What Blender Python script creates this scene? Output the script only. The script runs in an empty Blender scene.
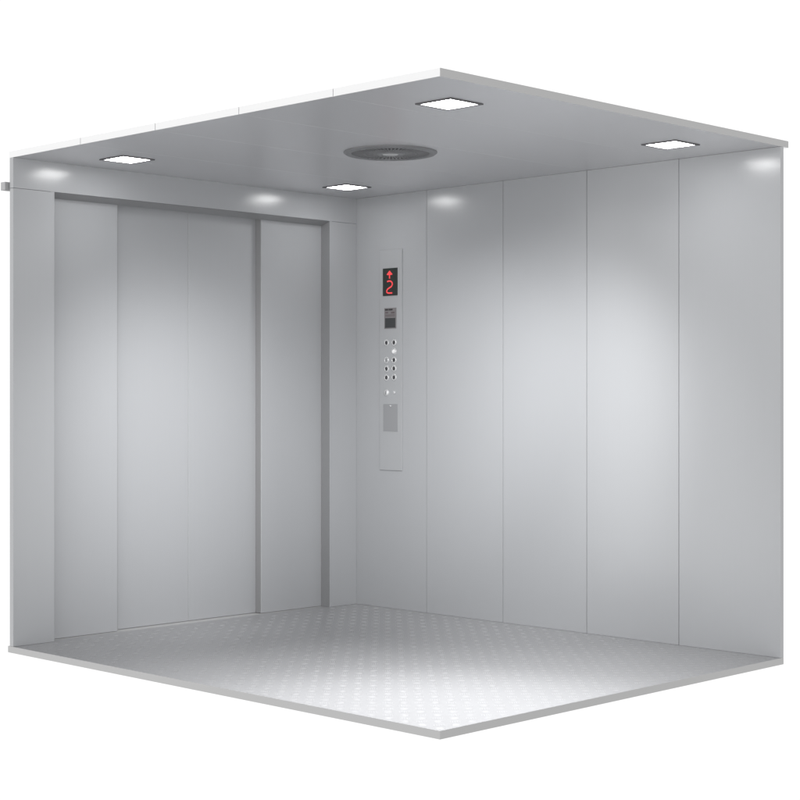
import bpy, bmesh, math, random
from mathutils import Vector, Matrix

random.seed(4)
S = bpy.context.scene
COL = S.collection
R = math.radians

# ------------------------------------------------------------------ camera
W, D, H = 2.238, 2.746, 2.30          # clear width, depth, height of the cabin (m)
cam_d = bpy.data.cameras.new('camera')
cam = bpy.data.objects.new('camera', cam_d)
COL.objects.link(cam)
cam.location = (-6.4062, -6.6509, 1.1715)
cam.rotation_euler = (R(90), 0, -0.7934)
cam_d.sensor_width = 36.0
cam_d.lens = 1625.79 / 800 * 36.0
cam_d.shift_y = -(400 - 397.49) / 800
cam_d.clip_start, cam_d.clip_end = 0.05, 500
S.camera = cam

# ------------------------------------------------------------------ white studio surround
wd = bpy.data.worlds.new('World')
S.world = wd
wd.use_nodes = True
bg = wd.node_tree.nodes['Background']
bg.inputs['Color'].default_value = (1, 1, 1, 1)
# a white studio cyclorama all round; overhead and underfoot the studio is dimmer
_n, _l = wd.node_tree.nodes, wd.node_tree.links
_tc = _n.new('ShaderNodeTexCoord')
_sx = _n.new('ShaderNodeSeparateXYZ')
_ab = _n.new('ShaderNodeMath')
_ab.operation = 'ABSOLUTE'
_mr = _n.new('ShaderNodeMapRange')
_mr.inputs['From Min'].default_value, _mr.inputs['From Max'].default_value = .36, .62
_mr.inputs['To Min'].default_value, _mr.inputs['To Max'].default_value = 1.07, .26
_l.new(_tc.outputs['Generated'], _sx.inputs[0])
_l.new(_sx.outputs['Z'], _ab.inputs[0])
_l.new(_ab.outputs[0], _mr.inputs['Value'])
# and brighter on the side the open left edge faces
_lf = _n.new('ShaderNodeMapRange')
_lf.inputs['From Min'].default_value, _lf.inputs['From Max'].default_value = 0, -1
_lf.inputs['To Min'].default_value, _lf.inputs['To Max'].default_value = 1, 1.42
_l.new(_sx.outputs['X'], _lf.inputs['Value'])
_mu = _n.new('ShaderNodeMath')
_mu.operation = 'MULTIPLY'
_l.new(_mr.outputs['Result'], _mu.inputs[0])
_l.new(_lf.outputs['Result'], _mu.inputs[1])
_l.new(_mu.outputs[0], bg.inputs['Strength'])

S.view_settings.view_transform = 'Standard'
S.view_settings.look = 'None'
S.view_settings.exposure = 0
S.view_settings.gamma = 1

# spots hung at the ceiling lamps, wall and door ones added: watts, cone in degrees, the point it is turned to
BEAMS = [
    [(185, 60, (-2.06, -2.56, 0)), (185, 105, (-2.1, -2.7, 0)), (150, 130, (-2.2, -2.8, 0)),
     (185, 54, (0, -1.26, .98)), (92, 58, (0, -1.68, .64)), (100, 40, (0, -.66, 1.14)),  # added spots for the glow on the right wall
     (76, 46, (-1.68, 0, .72)), (145, 46, (-1.36, 0, .84)), (90, 46, (-.90, 0, .74)), (78, 40, (-1.14, 0, 1.15))],  # added spots for the glow on the doors
    [],
    [],
    [],
]
DIFFUSER = 20.0          # radiance of a lit diffuser


# ------------------------------------------------------------------ materials
def mat(name, col, rough=0.4, metal=0.0, spec=0.5, emit=None, es=0.0,
        vary=0.0, brush=None, bump=0.0, aniso=0.0):
    m = bpy.data.materials.new(name)
    m.use_nodes = True
    nt = m.node_tree
    p = nt.nodes['Principled BSDF']
    p.inputs['Base Color'].default_value = (*col, 1)
    p.inputs['Roughness'].default_value = rough
    p.inputs['Metallic'].default_value = metal
    p.inputs['Specular IOR Level'].default_value = spec
    if emit:
        p.inputs['Emission Color'].default_value = (*emit, 1)
        p.inputs['Emission Strength'].default_value = es
    if vary:
        tc = nt.nodes.new('ShaderNodeTexCoord')
        mp = nt.nodes.new('ShaderNodeMapping')
        mp.inputs['Scale'].default_value = brush or (1, 1, 1)
        n = nt.nodes.new('ShaderNodeTexNoise')
        n.inputs['Scale'].default_value = 1.0
        n.inputs['Detail'].default_value = 4
        nt.links.new(tc.outputs['Object'], mp.inputs['Vector'])
        nt.links.new(mp.outputs['Vector'], n.inputs['Vector'])
        mr = nt.nodes.new('ShaderNodeMapRange')
        mr.inputs['To Min'].default_value = rough - vary
        mr.inputs['To Max'].default_value = rough + vary
        nt.links.new(n.outputs['Fac'], mr.inputs['Value'])
        nt.links.new(mr.outputs['Result'], p.inputs['Roughness'])
        mc = nt.nodes.new('ShaderNodeMix')
        mc.data_type = 'RGBA'
        mc.inputs['A'].default_value = (*[c * 0.985 for c in col], 1)
        mc.inputs['B'].default_value = (*[min(1, c * 1.015) for c in col], 1)
        nt.links.new(n.outputs['Fac'], mc.inputs['Factor'])
        nt.links.new(mc.outputs['Result'], p.inputs['Base Color'])
        if bump:
            b = nt.nodes.new('ShaderNodeBump')
            b.inputs['Strength'].default_value = bump
            b.inputs['Distance'].default_value = 0.0005
            nt.links.new(n.outputs['Fac'], b.inputs['Height'])
            nt.links.new(b.outputs['Normal'], p.inputs['Normal'])
    return m


M = dict(
    wall=mat('brushed_wall_steel', (.385, .393, .407), .22, 0, 1.0, vary=.02, brush=(260, 260, 1.5), bump=.04),
    door=mat('brushed_door_steel', (.385, .393, .407), .36, 0, .6, vary=.02, brush=(260, 260, 1.5), bump=.04),
    ceil=mat('ceiling_steel', (.79, .79, .80), .31, .88, .5, vary=.02, brush=(1.5, 240, 240)),
    white=mat('white_edge_paint', (.95, .95, .952), .5, 0, .3),
    lining=mat('shaded_frame_lining', (.27, .273, .28), .4, 0, .4),  # shade of soffit and reveal put into a darker colour
    leaf_shade=mat('leaf_edge_shade', (.32, .32, .325), .7, 0, .3),  # dark colour standing in for shade between door leaves
    joint=mat('joint_filler', (.22, .22, .225), .7, 0, .2),
    pale_joint=mat('pale_joint_filler', (.86, .86, .865), .5, 0, .4),
    edge=mat('grey_edge_metal', (.50, .50, .50), .45, 0, .3),
    floor=mat('floor_plate_steel', (.37, .372, .382), .36, .15, .6, vary=.03, brush=(14, 14, 14), bump=.05),
    tread=mat('worn_tread_steel', (.42, .422, .432), .36, .15, .6, vary=.03, brush=(14, 14, 14)),
    frame=mat('dark_lamp_frame', (.10, .10, .105), .4, .3),
    lamp=mat('lit_diffuser', (.9, .9, .9), .5, 0, .3, emit=(1, 1, 1), es=DIFFUSER),
    vent=mat('vent_grey', (.22, .222, .23), .4, .3),
    vent_dark=mat('vent_dark', (.05, .05, .055), .6),
    hub=mat('vent_hub_grey', (.50, .505, .51), .35, .2),
    plate=mat('panel_steel', (.385, .393, .405), .36, 0, .6, vary=.02, brush=(300, 300, 2), bump=.03),
    screen=mat('black_screen', (.022, .028, .026), .25),
    red=mat('red_led', (.5, .03, .04), .4, emit=(1.0, .085, .085), es=.62),
    label=mat('label_grey', (.20, .19, .195), .5),
    ink=mat('label_ink', (.035, .033, .035), .5),
    inkred=mat('label_print', (.115, .09, .095), .5),
    field=mat('label_field', (.045, .048, .05), .5),
    chrome=mat('button_ring', (.72, .725, .73), .22, .5),
    dark=mat('button_dark', (.05, .05, .055), .4),
    cover=mat('service_cover', (.29, .295, .305), .5, 0, .4, vary=.02, brush=(300, 300, 2)),
    track=mat('track_grey', (.45, .45, .46), .5),
)


# ------------------------------------------------------------------ mesh helpers
def link(name, bm, mats, parent, smooth=False):
    me = bpy.data.meshes.new(name)
    bmesh.ops.recalc_face_normals(bm, faces=bm.faces)
    bm.to_mesh(me)
    bm.free()
    for m in (mats if isinstance(mats, (list, tuple)) else [mats]):
        me.materials.append(m)
    if smooth:
        for p in me.polygons:
            p.use_smooth = True
    o = bpy.data.objects.new(name, me)
    COL.objects.link(o)
    if parent:
        o.parent = parent
    return o


def box(bm, x0, x1, y0, y1, z0, z1, bev=0.0, mi=0):
    vs = [bm.verts.new((x, y, z)) for x in (x0, x1) for y in (y0, y1) for z in (z0, z1)]
    idx = [(0, 1, 3, 2), (4, 6, 7, 5), (0, 4, 5, 1), (2, 3, 7, 6), (0, 2, 6, 4), (1, 5, 7, 3)]
    fs = [bm.faces.new([vs[i] for i in f]) for f in idx]
    for f in fs:
        f.material_index = mi
    bmesh.ops.recalc_face_normals(bm, faces=fs)
    if bev:
        es = list({e for f in fs for e in f.edges})
        bmesh.ops.bevel(bm, geom=es, offset=bev, segments=2, affect='EDGES', profile=.6)
    return fs


def prism(bm, pts, axis, a0, a1, mi=0):
    """closed outline pts (2-D) extruded along axis ('x','y','z') from a0 to a1"""
    def v(p, a):
        return {'x': (a, p[0], p[1]), 'y': (p[0], a, p[1]), 'z': (p[0], p[1], a)}[axis]
    A = [bm.verts.new(v(p, a0)) for p in pts]
    B = [bm.verts.new(v(p, a1)) for p in pts]
    n = len(pts)
    fs = [bm.faces.new(A), bm.faces.new(B)]
    for i in range(n):
        fs.append(bm.faces.new((A[i], A[(i + 1) % n], B[(i + 1) % n], B[i])))
    for f in fs:
        f.material_index = mi
    return fs


def ring(bm, c, axis, profile, n=48, mi=0, close=True):
    """lathe a profile [(r, a)...] round c; axis 'z' or 'x'"""
    rows = []
    for k in range(n):
        t = 2 * math.pi * k / n
        row = []
        for r, a in profile:
            u, w = r * math.cos(t), r * math.sin(t)
            row.append(bm.verts.new((c[0] + u, c[1] + w, c[2] + a) if axis == 'z'
                                    else (c[0] + a, c[1] + u, c[2] + w)))
        rows.append(row)
    m = len(profile)
    for k in range(n):
        a, b = rows[k], rows[(k + 1) % n]
        for j in range(m if close else m - 1):
            f = bm.faces.new((a[j], a[(j + 1) % m], b[(j + 1) % m], b[j]))
            f.material_index = mi
    return rows


def disc(bm, c, axis, r, a, n=32, mi=0):
    vs = []
    for k in range(n):
        t = 2 * math.pi * k / n
        u, w = r * math.cos(t), r * math.sin(t)
        vs.append(bm.verts.new((c[0] + u, c[1] + w, c[2] + a) if axis == 'z'
                               else (c[0] + a, c[1] + u, c[2] + w)))
    f = bm.faces.new(vs)
    f.material_index = mi


# ------------------------------------------------------------------ the cabin
cabin = bpy.data.objects.new('elevator_cabin', None)
COL.objects.link(cabin)
cabin['label'] = 'grey steel elevator cabin open on two sides with four lit ceiling lamps and closed door'
cabin['category'] = 'elevator'

# floor slab, its raised tread bars belong to the same plate
bm = bmesh.new()
box(bm, -W, .025, -D, .045, -.03, 0, 0, 0)
for f in bm.faces:
    if f.normal.z > .5:
        f.material_index = 1


def bar(cx, cy, ang, L, wd_, h):
    ca, sa = math.cos(ang), math.sin(ang)
    pts = [(-L, 0), (-L * .55, wd_ * .8), (0, wd_), (L * .55, wd_ * .8), (L, 0),
           (L * .55, -wd_ * .8), (0, -wd_), (-L * .55, -wd_ * .8)]
    vb = [bm.verts.new((cx + x * ca - y * sa, cy + x * sa + y * ca, .0002)) for x, y in pts]
    vt = [bm.verts.new((cx + x * .62 * ca - y * .45 * sa, cy + x * .62 * sa + y * .45 * ca, h)) for x, y in pts]
    for i in range(8):
        f = bm.faces.new((vb[i], vb[(i + 1) % 8], vt[(i + 1) % 8], vt[i]))
        f.material_index = 2
    f = bm.faces.new(vt)
    f.material_index = 2


P = .086
for i in range(-1, 27):
    for j in range(-1, 33):
        for off, ang in ((0, R(-45)), (P / 2, R(45))):
            cx, cy = -W + .03 + i * P + off, -D + .03 + j * P + off
            for k in range(-2, 3):
                ox, oy = -math.sin(ang) * k * .0086, math.cos(ang) * k * .0086
                L = .0195 if abs(k) < 2 else .0145
                x, y = cx + ox, cy + oy
                if -W + .02 < x < -.02 and -D + .02 < y < -.02:
                    bar(x, y, ang, L, .0033, .0008)
link('floor', bm, [M['edge'], M['floor'], M['tread']], cabin)

bm = bmesh.new()
box(bm, -2.06, -.16, .045, .17, -.028, -.001)
link('door_sill', bm, M['edge'], cabin)

# right wall : five upright panels
for k in range(5):
    bm = bmesh.new()
    y1 = .03 if k == 0 else -.5492 * k - .0002
    y0 = -.5492 * (k + 1) + .0002 if k < 4 else -D
    box(bm, 0, .025, y0 + (.0013 if k < 4 else 0), y1 - (.0013 if k else 0), .0005, H - .0005, .0009)
    wp = link('wall_panel', bm, M['wall'], cabin)
    if k < 4:                             # dark joint filler set back between two panels
        bm = bmesh.new()
        box(bm, .004, .024, y0 - .0012, y0 + .0012, .001, H - .001)
        link('joint_strip', bm, M['joint'], wp)

# door wall : two columns and the header over the opening
XL, XR, ZT = -2.011, -.207, 2.157
RV = .07                                  # depth of the reveal
for x0, x1 in ((-W, XL), (XR, -.0004)):
    bm = bmesh.new()
    box(bm, x0, x1, 0, .03, .0005, ZT - .0008, .0012)
    link('door_column', bm, M['wall'], cabin)
bm = bmesh.new()
box(bm, -W, -.0004, 0, .03, ZT + .0005, H - .0005)
link('header', bm, M['wall'], cabin)
bm = bmesh.new()                          # lining of the opening, splayed at the top, coloured darker for its shade
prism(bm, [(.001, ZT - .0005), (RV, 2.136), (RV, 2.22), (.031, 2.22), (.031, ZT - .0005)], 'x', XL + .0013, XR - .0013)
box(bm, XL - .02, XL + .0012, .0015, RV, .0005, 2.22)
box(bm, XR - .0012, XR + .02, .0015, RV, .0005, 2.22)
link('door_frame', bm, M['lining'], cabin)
bm = bmesh.new()
box(bm, -2.252, -.02, .048, .085, 2.150, 2.188)
box(bm, -2.10, -.1, .085, .18, 2.150, 2.27)
link('door_track', bm, M['track'], cabin)

# four sliding leaves, the outer pair in front of the inner pair
CX = (XL + XR) / 2
for x0, x1, y0 in ((-2.05, -1.592, .0715), (-1.63, CX - .0002, .118), (CX + .0002, -.60, .118), (-.648, -.17, .0715)):
    bm = bmesh.new()
    c = .003
    y1 = y0 + .036
    prism(bm, [(x0, y1), (x0, y0 + c), (x0 + c, y0), (x1 - c, y0), (x1, y0 + c), (x1, y1)], 'z', .0015, 2.16)
    lf = link('door_leaf', bm, M['door'], cabin)
    if y0 < .1:                           # dark strip added as shade at the free edge of an outer leaf
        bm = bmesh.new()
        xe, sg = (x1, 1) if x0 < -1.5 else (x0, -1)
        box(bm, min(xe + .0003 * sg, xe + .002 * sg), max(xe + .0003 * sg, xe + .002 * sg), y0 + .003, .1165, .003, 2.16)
        link('shade_strip', bm, M['leaf_shade'], lf)

# ceiling : five panels running across, white painted front ends, pale filler in the joints
for k in range(5):
    bm = bmesh.new()
    y1 = .035 if k == 0 else -.5492 * k - .0018
    y0 = -.5492 * (k + 1) + .0018 if k < 4 else -D
    fs = prism(bm, [(y1, H + .03), (y1, H), (y0, H), (y0, H + .03)], 'x', -W, .066)
    fs[0].material_index = 1
    fs[1].material_index = 2
    if k == 4:
        fs[4].material_index = 2
    pn = link('ceiling_panel', bm, [M['ceil'], M['white'], M['edge']], cabin)
    if k < 4:
        bm = bmesh.new()
        box(bm, -W + .004, .06, y0 - .0034, y0 - .0002, H + .0004, H + .0296)
        link('joint_strip', bm, M['pale_joint'], pn)

# ceiling lamps
LAMPS = [(-1.822, -2.405), (-1.822, -.325), (-.392, -.332), (-.392, -2.425)]
for li, (lx, ly) in enumerate(LAMPS):
    a, b = .093, .080
    bm = bmesh.new()
    for x0, x1, y0, y1 in ((-a, a, -a, -b), (-a, a, b, a), (-a, -b, -b, b), (b, a, -b, b)):
        box(bm, lx + x0, lx + x1, ly + y0, ly + y1, H - .004, H + .001)
    fr = link('ceiling_lamp', bm, M['frame'], cabin)
    bm = bmesh.new()
    box(bm, lx - b + .0003, lx + b - .0003, ly - b + .0003, ly + b - .0003, H - .002, H + .001)
    link('diffuser', bm, M['lamp'], fr)
    for watts, cone, aim in BEAMS[li]:  # floor pool under the lamp, plus spots added for wall and door glow
        ld = bpy.data.lights.new('lamp_fill_beam', 'SPOT')
        ld.energy = watts
        ld.spot_size = R(cone)
        ld.spot_blend = 1
        ld.shadow_soft_size = .07
        lo = bpy.data.objects.new('lamp_fill_beam', ld)
        COL.objects.link(lo)
        lo.location = (lx, ly, H - .03)
        lo.rotation_euler = (Vector(aim) - Vector(lo.location)).to_track_quat('-Z', 'Y').to_euler()
        lo.parent = fr

# round fan grille
VC = (-1.105, -1.372, H)
bm = bmesh.new()
ring(bm, VC, 'z', [(.216, .001), (.216, -.003), (.206, -.010), (.182, -.010), (.178, -.004), (.178, .001)], 96)
rim = link('ceiling_vent', bm, M['vent'], cabin, True)
bm = bmesh.new()
disc(bm, VC, 'z', .1785, -.0012, 64, 1)
for k in range(54):
    t = 2 * math.pi * k / 54
    Mx = Matrix.Translation(VC) @ Matrix.Rotation(t, 4, 'Z')
    n0 = len(bm.verts)
    box(bm, .060, .1778, -.0032, .0032, -.0075, -.0016)
    bm.verts.ensure_lookup_table()
    for v in list(bm.verts)[n0:]:
        v.co = Mx @ v.co
ring(bm, VC, 'z', [(.122, -.002), (.122, -.0085), (.116, -.0085), (.116, -.002)], 72)
link('grille', bm, [M['vent'], M['vent_dark']], rim)
bm = bmesh.new()
ring(bm, VC, 'z', [(.064, -.0015), (.064, -.010), (.058, -.012), (.040, -.012), (.037, -.009)], 64, 1, False)
ring(bm, VC, 'z', [(.037, -.009), (.035, -.0125), (.0001, -.0135)], 64, 0, False)
link('hub', bm, [M['hub'], M['vent']], rim, True)

# ------------------------------------------------------------------ control panel on the first wall panel
bm = bmesh.new()
box(bm, -.006, -.0003, -.367, -.193, .767, 1.993, .0015)
cp = link('control_panel', bm, M['plate'], cabin)
X = -.006
bm = bmesh.new()
box(bm, X - .004, X + .001, -.334, -.221, 1.737, 1.890, .0015)
sc = link('display_screen', bm, M['screen'], cp)
sc['label'] = 'black display showing a red up arrow above a red 2'


def stroke(bm, pts, w, x0, x1):
    """flat ribbon of width w along pts (y, z)"""
    n = len(pts)
    Ls, Rs = [], []
    for i, p in enumerate(pts):
        a = Vector(pts[max(0, i - 1)])
        b = Vector(pts[min(n - 1, i + 1)])
        t = (b - a).normalized()
        nn = Vector((-t.y, t.x)) * w / 2
        Ls.append((p[0] + nn.x, p[1] + nn.y))
        Rs.append((p[0] - nn.x, p[1] - nn.y))
    prism(bm, Ls + Rs[::-1], 'x', x0, x1)


# the wall is read from the -x side: picture right is -y
YC = -.2755
bm = bmesh.new()
prism(bm, [(YC, 1.877), (YC + .023, 1.855), (YC + .016, 1.852), (YC - .016, 1.852), (YC - .023, 1.855)], 'x', X - .0052, X - .0042)
prism(bm, [(YC + .004, 1.852), (YC - .004, 1.852), (YC - .004, 1.832), (YC + .004, 1.832)], 'x', X - .0052, X - .0042)
link('direction_arrow', bm, M['red'], cp)
bm = bmesh.new()
two = [(.019, 1.816), (.005, 1.819), (-.010, 1.817), (-.020, 1.809), (-.022, 1.798), (-.015, 1.788),
       (.0, 1.781), (.014, 1.775), (.022, 1.766), (.022, 1.757), (.013, 1.7525), (-.001, 1.7515), (-.021, 1.7515)]
stroke(bm, [(YC + y, z) for y, z in two], .0078, X - .0052, X - .0042)
link('floor_number', bm, M['red'], cp)

bm = bmesh.new()
box(bm, X - .002, X + .001, -.3245, -.2315, 1.554, 1.669, 0, 0)
xs = (X - .0026, X - .0015)
prism(bm, [(-.238, 1.664), (-.262, 1.664), (-.262, 1.655), (-.238, 1.655)], 'x', *xs, 1)
prism(bm, [(-.266, 1.664), (-.297, 1.664), (-.297, 1.655), (-.266, 1.655)], 'x', *xs, 1)
for y0, y1, z0, z1 in ((-.262, -.240, 1.640, 1.647), (-.312, -.285, 1.638, 1.647), (-.315, -.240, 1.629, 1.632), (-.315, -.240, 1.622, 1.625)):
    prism(bm, [(y1, z1), (y0, z1), (y0, z0), (y1, z0)], 'x', *xs, 2)
prism(bm, [(-.238, 1.613), (-.318, 1.613), (-.318, 1.559), (-.238, 1.559)], 'x', *xs, 3)
link('notice_plate', bm, [M['label'], M['ink'], M['inkred'], M['field']], cp)

YA, YB = -.247, -.306
for y, z, kind in ((YA, 1.476, 'd'), (YB, 1.476, 'd'), (YB, 1.428, 'b'), (YA, 1.379, 'f'), (YB, 1.379, 'd'),
                   (YA, 1.331, 'd'), (YB, 1.332, 'd'), (YA, 1.282, 'd'), (YB, 1.283, 'd')):
    bm = bmesh.new()
    c = (X, y, z)
    ring(bm, c, 'x', [(.0185, .0005), (.0185, -.002), (.0165, -.0035), (.0115, -.0035), (.0105, -.002), (.0105, .0005)], 32, 0)
    ring(bm, c, 'x', [(.0103, .0005), (.0103, -.0024), (.0092, -.0032), (.0001, -.0033)], 32, {'d': 1, 'b': 2, 'f': 3}[kind], False)
    b_ = link('button', bm, [M['chrome'], M['dark'], M['white'], M['cover']], cp, True)
    if kind == 'b':
        b_['label'] = 'button with a bright white cap'
    if kind == 'f':
        b_['label'] = 'button with a grey cap'
# key switch and small screw socket at the bottom row
bm = bmesh.new()
c = (X, YA, 1.198)
ring(bm, c, 'x', [(.0185, .0005), (.0185, -.004), (.0165, -.0065), (.0001, -.0066)], 32, 0, False)
prism(bm, [(YA + .0018, 1.208), (YA - .0018, 1.208), (YA - .0018, 1.188), (YA + .0018, 1.188)], 'x', X - .0072, X - .006, 1)
link('key_switch', bm, [M['chrome'], M['dark']], cp, True)
bm = bmesh.new()
c = (X, YB, 1.199)
ring(bm, c, 'x', [(.0085, .0005), (.0085, -.0015), (.007, -.0025), (.0001, -.0026)], 24, 0, False)
link('indicator_stud', bm, M['chrome'], cp, True)
bm = bmesh.new()
box(bm, X - .0015, X + .001, -.334, -.222, .983, 1.135, .0006)
link('service_cover', bm, M['cover'], cp)
bm = bmesh.new()
c = (X - .0015, -.278, 1.124)
ring(bm, c, 'x', [(.0055, .0005), (.0055, -.002), (.0001, -.0021)], 20, 0, False)
link('cover_lock', bm, M['chrome'], cp, True)
